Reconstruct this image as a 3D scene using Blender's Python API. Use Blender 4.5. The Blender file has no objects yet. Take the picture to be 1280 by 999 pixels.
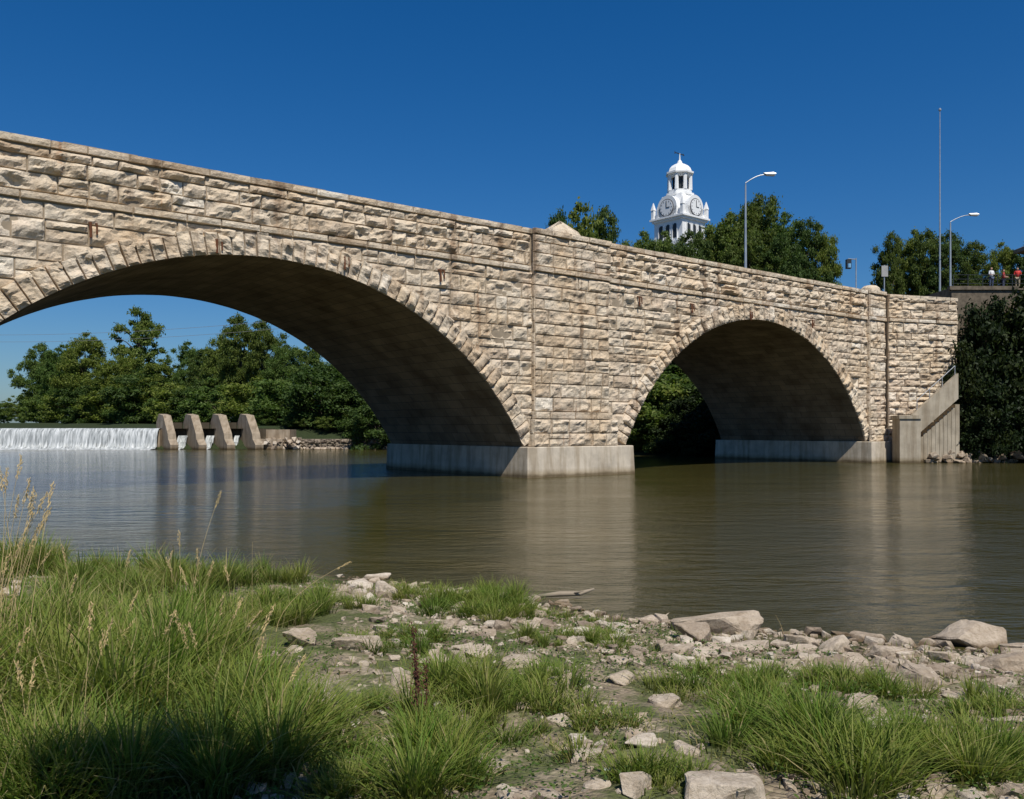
import bpy, math, random
import numpy as np
from mathutils import Vector, Matrix
rng=np.random.default_rng(7); random.seed(7)
scene=bpy.context.scene
scene.view_settings.view_transform='Standard'; scene.view_settings.look='None'; scene.view_settings.exposure=0
# ------------------------------------------------------------ noise helpers
def hsh(i,j,k,seed=0):
    i=i.astype(np.int64);j=j.astype(np.int64);k=k.astype(np.int64)
    h=(i*374761393+j*668265263+k*2147483647+seed*1274126177)&0xffffffff
    h=((h^(h>>13))*1274126177)&0xffffffff
    h=((h^(h>>16))*2246822519)&0xffffffff
    h=h^(h>>15)
    return (h&0xffffff)/float(0xffffff)
def vnoise(x,y,z,seed=0):
    x=np.asarray(x,float);y=np.asarray(y,float);z=np.asarray(z,float)+0*x
    i=np.floor(x);j=np.floor(y);k=np.floor(z)
    u=x-i;v=y-j;w=z-k
    u=u*u*(3-2*u);v=v*v*(3-2*v);w=w*w*(3-2*w)
    r=0
    for a in (0,1):
        for b in (0,1):
            for c in (0,1):
                r=r+hsh(i+a,j+b,k+c,seed)*(u if a else 1-u)*(v if b else 1-v)*(w if c else 1-w)
    return r*2-1
def fbm(x,y,z=0,o=4,seed=0):
    r=0;a=.5;f=1.
    for n in range(o):
        r=r+a*vnoise(x*f,y*f,np.asarray(z,float)*f+n*7.3,seed+n); a*=.5; f*=2.03
    return r
def ss(x): x=np.clip(x,0,1); return x*x*(3-2*x)
# ------------------------------------------------------------ mesh helpers
def mesh_np(name,V,F,mats=(),attrs=None,mat_idx=None,smooth=False):
    V=np.asarray(V,np.float32).reshape(-1,3);F=np.asarray(F,np.int32)
    me=bpy.data.meshes.new(name)
    n=F.shape[1]
    me.vertices.add(len(V));me.vertices.foreach_set('co',V.ravel())
    me.loops.add(F.size);me.loops.foreach_set('vertex_index',F.ravel())
    me.polygons.add(len(F));me.polygons.foreach_set('loop_start',np.arange(0,F.size,n,dtype=np.int32))
    if mat_idx is not None: me.polygons.foreach_set('material_index',np.asarray(mat_idx,np.int32))
    me.update(calc_edges=True)
    me.polygons.foreach_set('use_smooth',np.full(len(F),smooth,dtype=bool))
    for m in mats: me.materials.append(m)
    if attrs:
        for k,a in attrs.items():
            at=me.attributes.new(k,'FLOAT','POINT');at.data.foreach_set('value',np.asarray(a,np.float32))
    me.update()
    return me
def obj(name,me,parent=None,loc=(0,0,0)):
    o=bpy.data.objects.new(name,me);scene.collection.objects.link(o);o.location=loc
    if parent: o.parent=parent
    return o
def empty(name):
    o=bpy.data.objects.new(name,None);scene.collection.objects.link(o);o.empty_display_size=.1;return o
class MB:
    def __init__(s): s.v=[];s.f=[];s.m=[]
    def add(s,vs,fs,mat=0,M=None):
        b=len(s.v)
        for v in vs:
            v=Vector(v)
            if M is not None: v=M@v
            s.v.append(tuple(v))
        for f in fs: s.f.append([b+i for i in f]);s.m.append(mat)
    def box(s,x0,x1,y0,y1,z0,z1,mat=0,M=None,inset=0):
        i=inset
        vs=[(x0,y0,z0),(x1,y0,z0),(x1,y1,z0),(x0,y1,z0),(x0+i,y0+i,z1),(x1-i,y0+i,z1),(x1-i,y1-i,z1),(x0+i,y1-i,z1)]
        s.add(vs,[(0,3,2,1),(4,5,6,7),(0,1,5,4),(1,2,6,5),(2,3,7,6),(3,0,4,7)],mat,M)
    def prism(s,n,prof,cx=0,cy=0,mat=0,rot=0,M=None):
        vs=[];fs=[]
        for r,z in prof:
            for k in range(n):
                a=rot+2*math.pi*k/n;vs.append((cx+r*math.cos(a),cy+r*math.sin(a),z))
        for q in range(len(prof)-1):
            for k in range(n):
                k2=(k+1)%n;fs.append((q*n+k,q*n+k2,(q+1)*n+k2,(q+1)*n+k))
        fs.append(tuple(reversed(range(n))));fs.append(tuple((len(prof)-1)*n+k for k in range(n)))
        s.add(vs,fs,mat,M)
    def tube(s,pts,rad,n=8,mat=0):
        pts=[Vector(p) for p in pts];vs=[];fs=[]
        for i,p in enumerate(pts):
            d=(pts[min(i+1,len(pts)-1)]-pts[max(i-1,0)]).normalized()
            a=d.orthogonal().normalized();b=d.cross(a)
            if i and True:
                a=(pa-d*pa.dot(d)).normalized();b=d.cross(a)
            pa=a
            r=rad[i] if hasattr(rad,'__len__') else rad
            for k in range(n):
                t=2*math.pi*k/n;vs.append(tuple(p+a*math.cos(t)*r+b*math.sin(t)*r))
        for i in range(len(pts)-1):
            for k in range(n):
                k2=(k+1)%n;fs.append((i*n+k,i*n+k2,(i+1)*n+k2,(i+1)*n+k))
        fs.append(tuple(reversed(range(n))));fs.append(tuple((len(pts)-1)*n+k for k in range(n)))
        s.add(vs,fs,mat)
    def mesh(s,name,mats,smooth=False):
        me=bpy.data.meshes.new(name);me.from_pydata(s.v,[],s.f)
        for m in mats: me.materials.append(m)
        me.polygons.foreach_set('material_index',s.m)
        if smooth: me.polygons.foreach_set('use_smooth',[True]*len(s.f))
        me.update();return me
# ------------------------------------------------------------ materials
class NT:
    def __init__(s,name):
        s.mat=bpy.data.materials.new(name);s.mat.use_nodes=True;s.t=s.mat.node_tree;s.n=s.t.nodes
        s.b=s.n['Principled BSDF'];s.out=s.n['Material Output']
        s.b.inputs['Roughness'].default_value=.9
        s.b.inputs['Specular IOR Level'].default_value=.25
    def new(s,t,**k):
        x=s.n.new(t)
        for a,v in k.items(): setattr(x,a,v)
        return x
    def l(s,a,b): s.t.links.new(a,b)
    def coord(s,scale=(1,1,1)):
        tc=s.new('ShaderNodeTexCoord');m=s.new('ShaderNodeMapping');m.inputs['Scale'].default_value=scale
        s.l(tc.outputs['Object'],m.inputs['Vector']);return m.outputs['Vector']
    def noise(s,vec,scale,detail=6,rough=.55):
        x=s.new('ShaderNodeTexNoise');x.inputs['Scale'].default_value=scale;x.inputs['Detail'].default_value=detail
        x.inputs['Roughness'].default_value=rough;s.l(vec,x.inputs['Vector']);return x.outputs['Fac']
    def ramp(s,fac,stops):
        r=s.new('ShaderNodeValToRGB');e=r.color_ramp.elements
        while len(e)<len(stops): e.new(.5)
        for i,(p,c) in enumerate(stops): e[i].position=p;e[i].color=(*c,1)
        s.l(fac,r.inputs['Fac']);return r.outputs['Color']
    def mix(s,fac,a,b,mode='MIX'):
        m=s.new('ShaderNodeMix',data_type='RGBA',blend_type=mode)
        for sock,v in ((m.inputs[0],fac),(m.inputs[6],a),(m.inputs[7],b)):
            if isinstance(v,(int,float)): sock.default_value=v
            elif isinstance(v,tuple): sock.default_value=(*v,1)
            else: s.l(v,sock)
        return m.outputs[2]
    def bump(s,h,strength=.5,dist=.02):
        b=s.new('ShaderNodeBump');b.inputs['Strength'].default_value=strength;b.inputs['Distance'].default_value=dist
        s.l(h,b.inputs['Height']);s.l(b.outputs['Normal'],s.b.inputs['Normal']);return b
    def attr(s,name):
        a=s.new('ShaderNodeAttribute',attribute_name=name);return a.outputs['Fac']
    def math(s,op,a,b=0.):
        m=s.new('ShaderNodeMath',operation=op)
        for i,v in enumerate((a,b)):
            if isinstance(v,(int,float)): m.inputs[i].default_value=v
            else: s.l(v,m.inputs[i])
        return m.outputs[0]
def plain(name,c,r=.7,metal=0,spec=.3,var=.15):
    m=NT(name);v=m.coord();n=m.noise(v,3.,4)
    col=m.ramp(n,[(.3,tuple(x*(1-var) for x in c)),(.7,tuple(min(1,x*(1+var)) for x in c))])
    m.l(col,m.b.inputs['Base Color']);m.b.inputs['Roughness'].default_value=r;m.b.inputs['Metallic'].default_value=metal
    m.b.inputs['Specular IOR Level'].default_value=spec
    return m.mat
def limestone():
    m=NT('limestone');v=m.coord()
    t=m.attr('tone')
    c=m.ramp(t,[(0,(.48,.385,.28)),(.2,(.61,.51,.39)),(.55,(.68,.59,.465)),(.85,(.64,.525,.39)),(1,(.74,.67,.56))])
    n=m.noise(v,1.3,8,.65)
    c=m.mix(.65,c,m.ramp(n,[(.3,(.60,.54,.48)),(.5,(.97,.95,.92)),(.7,(1.08,1.06,1.04))]),'MULTIPLY')
    c=m.mix(.5,c,m.ramp(m.noise(v,.35,5,.6),[(.38,(1.0,.87,.70)),(.55,(1,1,1)),(.68,(1.03,.94,.91))]),'MULTIPLY')
    n2=m.noise(v,9.,8,.7)
    c=m.mix(.6,c,m.ramp(n2,[(.3,(.62,.58,.53)),(.52,(1,1,1))]),'MULTIPLY')
    vs=m.coord((.8,.8,.06));n3=m.noise(vs,1.6,6,.6)
    c=m.mix(.7,c,m.ramp(n3,[(.34,(.34,.26,.20)),(.45,(1,1,1))]),'MULTIPLY')
    vr=m.coord((2.2,2.2,.15));n4=m.noise(vr,.9,5,.6)
    c=m.mix(.7,c,m.ramp(n4,[(.25,(.55,.32,.18)),(.36,(1,1,1))]),'MULTIPLY')
    m.l(c,m.b.inputs['Base Color'])
    h=m.noise(v,6.,10,.72);m.bump(h,1.,.09)
    return m.mat
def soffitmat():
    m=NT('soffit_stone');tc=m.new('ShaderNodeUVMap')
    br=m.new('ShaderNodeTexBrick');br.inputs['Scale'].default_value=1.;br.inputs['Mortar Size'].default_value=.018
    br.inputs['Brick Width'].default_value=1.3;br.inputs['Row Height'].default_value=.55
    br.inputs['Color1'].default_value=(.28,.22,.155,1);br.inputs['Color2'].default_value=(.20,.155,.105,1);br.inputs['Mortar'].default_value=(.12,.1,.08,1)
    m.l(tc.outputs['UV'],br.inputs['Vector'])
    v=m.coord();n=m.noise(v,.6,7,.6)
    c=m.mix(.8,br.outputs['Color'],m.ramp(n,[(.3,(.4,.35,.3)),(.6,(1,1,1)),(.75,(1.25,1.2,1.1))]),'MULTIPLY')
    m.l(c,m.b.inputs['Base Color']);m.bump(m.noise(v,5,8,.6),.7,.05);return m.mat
def concrete(name='concrete',c=(.60,.52,.41),water=True):
    m=NT(name);v=m.coord();n=m.noise(v,1.2,8,.6)
    col=m.ramp(n,[(.3,tuple(x*.72 for x in c)),(.6,c)])
    vs=m.coord((1.2,1.2,.12));n3=m.noise(vs,2.,6,.6)
    col=m.mix(.6,col,m.ramp(n3,[(.37,(.48,.42,.34)),(.56,(1,1,1))]),'MULTIPLY')
    if water:
        tc=m.new('ShaderNodeTexCoord');sp=m.new('ShaderNodeSeparateXYZ');m.l(tc.outputs['Object'],sp.inputs[0])
        z=m.math('ADD',sp.outputs['Z'],m.math('MULTIPLY',n,.25))
        col=m.mix(1,col,m.ramp(z,[(.22,(.32,.28,.21)),(.36,(.74,.70,.62)),(.6,(1,1,1))]),'MULTIPLY')
    m.l(col,m.b.inputs['Base Color']);m.bump(m.noise(v,12,8,.6),.4,.02);return m.mat
def leafmat(name,c1,c2,c3,trans=.35):
    m=NT(name);g=m.new('ShaderNodeNewGeometry')
    c=m.ramp(g.outputs['Random Per Island'],[(0,c1),(.5,c2),(1,c3)])
    oi=m.new('ShaderNodeObjectInfo')
    c=m.mix(.7,c,m.ramp(oi.outputs['Random'],[(0,(.62,.8,.75)),(.5,(1,1,1)),(1,(1.45,1.2,.8))]),'MULTIPLY')
    m.l(c,m.b.inputs['Base Color']);m.b.inputs['Roughness'].default_value=.6;m.b.inputs['Specular IOR Level'].default_value=.2
    tr=m.new('ShaderNodeBsdfTranslucent');m.l(m.mix(1,c,(1.2,1.35,.6),'MULTIPLY'),tr.inputs['Color'])
    mx=m.new('ShaderNodeMixShader');mx.inputs[0].default_value=trans
    m.l(m.b.outputs[0],mx.inputs[1]);m.l(tr.outputs[0],mx.inputs[2]);m.l(mx.outputs[0],m.out.inputs['Surface']);return m.mat
def grassmat(name,trans=.4):
    m=NT(name)
    hue=m.attr('hue')
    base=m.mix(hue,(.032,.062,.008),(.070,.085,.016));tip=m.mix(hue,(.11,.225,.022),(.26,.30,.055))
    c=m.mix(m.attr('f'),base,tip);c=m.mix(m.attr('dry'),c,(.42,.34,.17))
    m.l(c,m.b.inputs['Base Color']);m.b.inputs['Roughness'].default_value=.6;m.b.inputs['Specular IOR Level'].default_value=.15
    tr=m.new('ShaderNodeBsdfTranslucent');m.l(m.mix(1,c,(1.15,1.25,.6),'MULTIPLY'),tr.inputs['Color'])
    mx=m.new('ShaderNodeMixShader');mx.inputs[0].default_value=trans
    m.l(m.b.outputs[0],mx.inputs[1]);m.l(tr.outputs[0],mx.inputs[2]);m.l(mx.outputs[0],m.out.inputs['Surface']);return m.mat
LIME=limestone();SOFF=soffitmat();CONC=concrete()
MORT=plain('mortar',(.30,.24,.17),.95)
ASPH=plain('asphalt',(.05,.05,.05),.9)
LEAF=leafmat('leaf_green',(.060,.100,.020),(.105,.155,.032),(.165,.205,.055),.38)
LEAFD=leafmat('leaf_dark',(.034,.060,.014),(.058,.095,.020),(.095,.13,.032),.32)
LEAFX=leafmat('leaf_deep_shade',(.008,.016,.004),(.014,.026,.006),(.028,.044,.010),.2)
BARK=plain('bark',(.10,.08,.06),.95)
WHITE=plain('white_paint',(.80,.80,.79),.5,var=.03)
DARK=plain('dark_opening',(.03,.035,.04),.4)
BRICK=plain('red_brick',(.28,.12,.08),.9)
SLATE=plain('slate_roof',(.12,.12,.13),.7)
METAL=plain('galvanized_steel',(.45,.47,.48),.4,.6)
RUST=plain('rusty_iron',(.12,.045,.02),.9)
# ------------------------------------------------------------ terrain
ang=math.atan2(.619,.785);DX,DY=math.cos(ang),math.sin(ang);NX,NY=DY,-DX
P0=(.82,44.9)
def T(s,t,z):
    return P0[0]+DX*s+NX*t, P0[1]+DY*s+NY*t, z
RIVER=[(500,-150),(40,-2),(12,7.6),(5.8,9.7),(4,10.5),(1.65,11.4),(0,13.2),(-3,15.0),(-9.8,16.8),(-17,20),(-20.5,25),(-23.5,29.5),(-31,38.5),(-45,60),(-80,111),(-33,111),(-31,113.5),(-16,112),(-5,99),(8,88),(18.5,79.5),(19.8,77.8),(28.6,66.7),(29.5,66.3),(90,66.3),(500,60)]
POOL=[(-33,111.5),(-34,116),(-50,135),(-80,163),(-120,197),(-200,255),(-500,360),(-500,240),(-200,170),(-110,125),(-80,111.5)]
PLAT=[(28.5,69),(35,71.4),(300,71.4),(500,300),(0,500),(-20,160),(5,112),(22,84)]
def sdpoly(x,y,P):
    d=np.full(x.shape,1e9);ins=np.zeros(x.shape,bool)
    for i in range(len(P)):
        ax,ay=P[i];bx,by=P[(i+1)%len(P)]
        ex,ey=bx-ax,by-ay;t=np.clip(((x-ax)*ex+(y-ay)*ey)/(ex*ex+ey*ey),0,1)
        d=np.minimum(d,np.hypot(x-ax-t*ex,y-ay-t*ey))
        if ay!=by:
            c=((ay>y)!=(by>y))&(x<(bx-ax)*(y-ay)/(by-ay)+ax);ins^=c
    return np.where(ins,-d,d)
def ground_z(x,y):
    x=np.asarray(x,float);y=np.asarray(y,float)
    d=sdpoly(x,y,RIVER);u=sdpoly(x,y,POOL);p=-sdpoly(x,y,PLAT)
    near=(y<60+0*x)&(y<40-0.2*x)
    dn=d+np.where(near,.35*fbm(x*.8,y*.8,0,3)+.12*fbm(x*3.3,y*3.3,2.,3),0)
    d2=np.where(near,dn,d)
    land_n=.78*(1-np.exp(-np.maximum(dn,0)/7.))+.012*np.maximum(dn-25,0)
    land_n=land_n+ss(dn/1.5)*(.10*fbm(x*1.1,y*1.1,5.,3)+.05*fbm(x*4,y*4,9.,3))
    land_f=1.5*ss(d/6.)+.012*np.clip(d,0,100)
    h=np.where(near,land_n,land_f)
    h=h+1.4*ss((y-98)/12)*ss(d/3)
    h=np.where(d2<0,np.maximum(-1.6,d2*.22),h)
    h=np.where(u<0,np.maximum(1.2,2.6+.3*u),h)
    rw=1.0+7*ss((y-74)/8)
    w=ss(p/rw)*(p>0);h=h*(1-w)+11.6*w
    s=(x-P0[0])*DX+(y-P0[1])*DY;t=(x-P0[0])*NX+(y-P0[1])*NY
    e=ss((-31-s)/3.)*ss(1-(np.abs(t+7.2)-5.2)/1.0);e2=ss((-45-s)/6.)*ss(1-(np.abs(t+7.2)-6)/14.)
    ee=np.maximum(e,e2)
    h=np.where(ee>0,np.maximum(h,h*(1-ee)+11.4*ee),h)
    return h
def axis(lo,hi,d,mid_lo,mid_hi,dm,far):
    a=list(np.arange(lo,hi,d))
    x=hi
    while x<mid_hi: a.append(x);x+=min(dm,d+ (x-hi)*.25)
    st=dm
    while x<far: a.append(x);st*=1.22;x+=st
    a.append(far);b=[];x=lo-d
    while x>mid_lo: b.append(x);x-=min(dm,d+(lo-x)*.25)
    st=dm
    while x>-far: b.append(x);st*=1.22;x-=st
    b.append(-far);return np.array(b[::-1]+a)
xs=axis(-9,8,.08,-45,62,1.0,2600);ys=axis(3,17.5,.08,-5,92,1.0,2600)
GX,GY=np.meshgrid(xs,ys);GZ=ground_z(GX,GY)
nx,ny=len(xs),len(ys)
idx=np.arange(nx*ny).reshape(ny,nx)
F=np.stack([idx[:-1,:-1],idx[:-1,1:],idx[1:,1:],idx[1:,:-1]],-1).reshape(-1,4)
def groundmat():
    m=NT('riverbank_soil');v=m.coord()
    n=m.noise(v,.9,8,.6)
    soil=m.ramp(n,[(.3,(.14,.11,.075)),(.5,(.25,.205,.15)),(.7,(.38,.325,.25))])
    vo=m.new('ShaderNodeTexVoronoi');vo.inputs['Scale'].default_value=26;m.l(v,vo.inputs['Vector'])
    peb=m.mix(.65,soil,m.ramp(vo.outputs['Color'],[(0,(.5,.45,.4)),(1,(1.5,1.45,1.35))]),'MULTIPLY')
    ng=m.noise(v,2.2,6,.65)
    peb=m.mix(m.ramp(ng,[(.42,(0,0,0)),(.53,(.85,.85,.85))]),peb,m.ramp(m.noise(v,30,4,.6),[(.3,(.03,.045,.010)),(.7,(.10,.13,.030))]))
    grass=m.ramp(m.noise(v,6,6,.6),[(.3,(.012,.02,.006)),(.7,(.04,.055,.018))])
    tc=m.new('ShaderNodeTexCoord');sp=m.new('ShaderNodeSeparateXYZ');m.l(tc.outputs['Object'],sp.inputs[0])
    far=m.math('MULTIPLY',m.math('SUBTRACT',sp.outputs['Y'],22.),.1);fc=m.new('ShaderNodeClamp');m.l(far,fc.inputs[0])
    col=m.mix(fc.outputs[0],peb,grass)
    z=m.math('ADD',sp.outputs['Z'],m.math('MULTIPLY',n,.08))
    col=m.mix(1,col,m.ramp(z,[(.06,(.42,.38,.32)),(.14,(1,1,1))]),'MULTIPLY')
    m.l(col,m.b.inputs['Base Color'])
    dd=m.new('ShaderNodeTexVoronoi',feature='F1');dd.inputs['Scale'].default_value=26;m.l(v,dd.inputs['Vector'])
    hh=m.math('SUBTRACT',m.noise(v,14,8,.7),dd.outputs['Distance']);m.bump(hh,.8,.03);return m.mat
g=obj('ground',mesh_np('ground',np.stack([GX,GY,GZ],-1),F,[groundmat()],smooth=True))
# ------------------------------------------------------------ water
def watermat():
    m=NT('river_water');v=m.coord((1,2.2,1))
    m.b.inputs['Base Color'].default_value=(.052,.046,.014,1);m.b.inputs['Roughness'].default_value=.07
    m.b.inputs['IOR'].default_value=1.33;m.b.inputs['Specular IOR Level'].default_value=.5
    n1=m.noise(v,.8,3,.5);n2=m.noise(v,3.8,4,.6);n3=m.noise(v,.12,3,.5)
    amp=m.ramp(n3,[(.38,(.35,.35,.35)),(.62,(1,1,1))])
    h=m.math('ADD',m.math('MULTIPLY',n1,.9),m.math('MULTIPLY',m.math('MULTIPLY',n2,.5),amp))
    m.bump(h,.62,.14);return m.mat
WAT=watermat()
def sheet(name,pts,z,mat):
    me=bpy.data.meshes.new(name);me.from_pydata([(x,y,z) for x,y in pts],[],[list(range(len(pts)))]);me.materials.append(mat);me.update(calc_edges=True);return obj(name,me)
sheet('river_water',[(-110,-300),(600,-300),(600,110.9),(-110,110.9)],0,WAT)
sheet('upper_river_water',[(-520,111.6),(-32.5,111.6),(-32.5,420),(-520,420)],2.62,WAT)
# ------------------------------------------------------------ stone bridge
class Acc:
    def __init__(s): s.v=[];s.f=[];s.t=[];s.n=0
    def put(s,V,F,tone):
        s.v.append(V);s.f.append(F+s.n);s.n+=len(V);s.t.append(np.broadcast_to(tone,len(V)))
    def mesh(s,name,mat): return mesh_np(name,np.concatenate(s.v),np.concatenate(s.f),[mat],{'tone':np.concatenate(s.t)})
def stone(acc,mapf,a0,a1,b0,b1,base=0.,rough=.14,res=.1,back=.1,clip=None,gap=.011,bev=.025):
    a0+=gap;a1-=gap;b0+=gap;b1-=gap
    if a1-a0<.08 or b1-b0<.06: return
    na=max(2,int((a1-a0)/res));nb=max(2,int((b1-b0)/res))
    bv=min(bev,(a1-a0)*.2,(b1-b0)*.2)
    A=np.concatenate([[a0],np.linspace(a0+bv,a1-bv,na+1),[a1]]);B=np.concatenate([[b0],np.linspace(b0+bv,b1-bv,nb+1),[b1]])
    a,b=np.meshgrid(A,B)
    sd=random.random()*100
    jx=(hsh(np.round(a*97),np.round(b*89),a*0+3)-.5)*res*.4;jy=(hsh(np.round(a*91),np.round(b*83),a*0+5)-.5)*res*.4
    inner=np.ones_like(a);inner[:2]=0;inner[-2:]=0;inner[:,:2]=0;inner[:,-2:]=0
    a=a+jx*inner;b=b+jy*inner
    d=np.minimum(np.minimum(a-a0,a1-a),np.minimum(b-b0,b1-b))
    bul=np.clip(d/.13,0,1)**.5
    nz=fbm(a*1.9+sd,b*3.0,sd,4);rg=1-np.abs(vnoise(a*1.3+sd,b*2.6,sd+9))*2
    tx,tz=random.uniform(-.4,.4),random.uniform(-.45,.3)
    ac=(a-(a0+a1)/2)/max(a1-a0,.3);bc=(b-(b0+b1)/2)/max(b1-b0,.3)
    H=base+rough*bul*(.25+1.5*nz+.35*rg+tx*ac+tz*bc+random.uniform(-.15,.3))
    H[0]=H[-1]=base-back;H[:,0]=H[:,-1]=base-back
    X,Y,Z=mapf(a,b,H)
    V=np.stack([X,Y,Z],-1).reshape(-1,3);r,c=a.shape
    id_=np.arange(r*c).reshape(r,c)
    F=np.stack([id_[:-1,:-1],id_[:-1,1:],id_[1:,1:],id_[1:,:-1]],-1).reshape(-1,4)
    if clip is not None:
        ca=(a[:-1,:-1]+a[1:,1:])/2;cb=(b[:-1,:-1]+b[1:,1:])/2
        k=clip(ca,cb).reshape(-1);F=F[k]
        if len(F)==0: return
    acc.put(V,F,min(1,max(0,random.gauss(.5,.25))))
def courses(acc,mapf,a0,a1,b0,b1,hh=(.5,.75),ww=(.7,1.9),**k):
    z=b0
    while z<b1-.05:
        h=random.uniform(*hh)
        if b1-z-h<hh[0]*.7: h=b1-z
        if h>hh[1]*1.35: h/=2
        x=a0
        w=random.uniform(*ww)*random.uniform(.4,1)
        while x<a1-.01:
            if a1-x-w<ww[0]*.5: w=a1-x
            if 'clip' in k and k['clip'] is not None:
                q,r=np.meshgrid(np.linspace(x,x+w,5),np.linspace(z,z+h,4))
                if not k['clip'](q,r).any(): x+=w;w=random.uniform(*ww);continue
            if h>.6 and random.random()<.16:
                hm=h*random.uniform(.4,.6);stone(acc,mapf,x,x+w,z,z+hm,**k);stone(acc,mapf,x,x+w,z+hm,z+h,**k)
            else: stone(acc,mapf,x,x+w,z,z+h,**k)
            x+=w;w=random.uniform(*ww)
        z+=h
ZS=1.6;ZC=9.7;RISE=ZC-ZS
ARCH=[(-27.4,.12),(7.62,33.1)]
arcs=[]
for a,b in ARCH:
    c=(a+b)/2;hf=(b-a)/2;R=(hf*hf+RISE*RISE)/(2*RISE);arcs.append((c,hf,R,ZC-R))
RT=.98
def clipwall(s,z,off=.72):
    k=np.ones(s.shape,bool)
    for c,hf,R,zc in arcs: k&=~((np.hypot(s-c,z-zc)<R+off)&(z>zc-.5*R)&(np.abs(s-c)<hf+off+.6))
    return k
TW=-.6     # wall face
acc=Acc()
mw=lambda a,b,h:T(a,TW+h,b)
SL,SR=-40.,33.5
courses(acc,mw,SL,.75,ZS-1.4,10.72,hh=(.40,.84),ww=(.6,2.5),clip=clipwall)
courses(acc,mw,6.1,SR,ZS,10.72,hh=(.40,.84),ww=(.6,2.5),clip=clipwall)
def top(acc,mp,a0,a1,rough=.21,zt=13.0):
    courses(acc,mp,a0,a1,10.74,11.04,hh=(.3,.3),ww=(1.0,2.2),base=.13,rough=.05,back=.2)
    z=11.05
    for h in (.68,.58,.36):
        courses(acc,mp,a0,a1,z,z+h,hh=(h,h),ww=(.6,2.3),base=.03,rough=rough);z+=h
    courses(acc,mp,a0,a1,zt-.31,zt,hh=(.31,.31),ww=(1.1,2.1),base=.12,rough=.05,back=.2,gap=.006)
top(acc,mw,SL,.62);top(acc,mw,6.2,SR)
mp=lambda a,b,h:T(a,-.3+h,b)
courses(acc,mp,.7,6.1,3.45,10.72,hh=(.55,.8),ww=(.7,2.2),rough=.11)
top(acc,mp,.62,6.2,.11)
courses(acc,mp,.62,6.2,3.05,3.45,hh=(.4,.4),ww=(1,2),base=.18,rough=.05,back=.3)
courses(acc,lambda a,b,h:T(a,-.12+h,b),.45,6.6,ZS,3.05,hh=(.6,.75),ww=(.8,1.8))
courses(acc,lambda a,b,h:T(.7-h*.6,a,b),TW,-.3,3.45,12.7,hh=(.5,.72),ww=(.3,.3),rough=.05)
courses(acc,lambda a,b,h:T(.45-h*.6,a,b),TW,-.12,ZS,3.05,hh=(.6,.7),ww=(.48,.48),rough=.05)
courses(acc,mp,33.45,35.6,ZS,10.72,hh=(.5,.72),ww=(.7,1.5));top(acc,mp,33.4,35.65,.10,13.05)
courses(acc,lambda a,b,h:T(33.45-h*.6,a,b),TW,-.3,ZS,12.7,hh=(.5,.72),ww=(.3,.3),rough=.05)
courses(acc,lambda a,b,h:T(a,-.12+h,b),33.2,36.2,ZS,2.6,hh=(.5,.5),ww=(.8,1.5))
wo=(28.75,66.95);wd=np.array((.951,.309));wn=(.309,-.951)
mwg=lambda a,b,h:(wo[0]+wd[0]*a+wn[0]*h,wo[1]+wd[1]*a+wn[1]*h,b)
courses(acc,mwg,0,6.6,.3,10.72,hh=(.4,.72),rough=.18);top(acc,mwg,0,6.6,.17,12.85)
for c,hf,R,zc in arcs:
    th0=math.asin((ZS-zc)/R);th1=math.pi-th0
    n=int((th1-th0)*R/.52)
    def mr(a,b,h,c=c,R=R,zc=zc): return T(c+np.cos(a/R)*b,TW+.06+h,zc+np.sin(a/R)*b)
    for i in range(n):
        a0=(th0+(th1-th0)*i/n)*R;a1=(th0+(th1-th0)*(i+1)/n)*R
        stone(acc,mr,a0,a1,R,R+RT+random.uniform(-.12,.12),base=.04,rough=.18,back=.18,gap=.010,res=.09)
bridge=empty('stone_arch_bridge')
obj('stone_facing',acc.mesh('stone_facing',LIME),bridge)
mb=MB()
def backing(mb,t,s0,s1,flip,ztop=12.7):
    S=np.unique(np.concatenate([np.linspace(s0,s1,60)]+[np.linspace(a,b,70) for a,b in ARCH]))
    def zb(s):
        for c,hf,R,zc in arcs:
            if abs(s-c)<hf: return zc+math.sqrt(R*R-(s-c)**2)+.05
        return -1.
    for i in range(len(S)-1):
        m=(S[i]+S[i+1])/2
        arch=any(abs(m-c)<hf for c,hf,R,zc in arcs)
        z0,z1=(max(zb(S[i]),ZS),max(zb(S[i+1]),ZS)) if arch else (-1,-1)
        vs=[T(S[i],t,z0),T(S[i+1],t,z1),T(S[i+1],t,ztop),T(S[i],t,ztop)]
        mb.add(vs,[(0,1,2,3) if not flip else (3,2,1,0)],0)
TB=-13.9
backing(mb,TW-.02,SL,36.,False,12.9);backing(mb,TB,SL,36.,True,12.9)
for t0,t1 in ((TW-.02,TW-.5),(TB+.5,TB)):
    t0,t1=max(t0,t1),min(t0,t1)
    mb.add([T(SL,t0,12.9),T(36,t0,12.9),T(36,t1,12.9),T(SL,t1,12.9)],[(0,1,2,3)],0)
ti=(TW-.5,TB+.5)
mb.add([T(SL,ti[0],11.6),T(36,ti[0],11.6),T(36,ti[0],12.9),T(SL,ti[0],12.9)],[(3,2,1,0)],0)
mb.add([T(SL,ti[1],11.6),T(36,ti[1],11.6),T(36,ti[1],12.9),T(SL,ti[1],12.9)],[(0,1,2,3)],0)
x=SL
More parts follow.
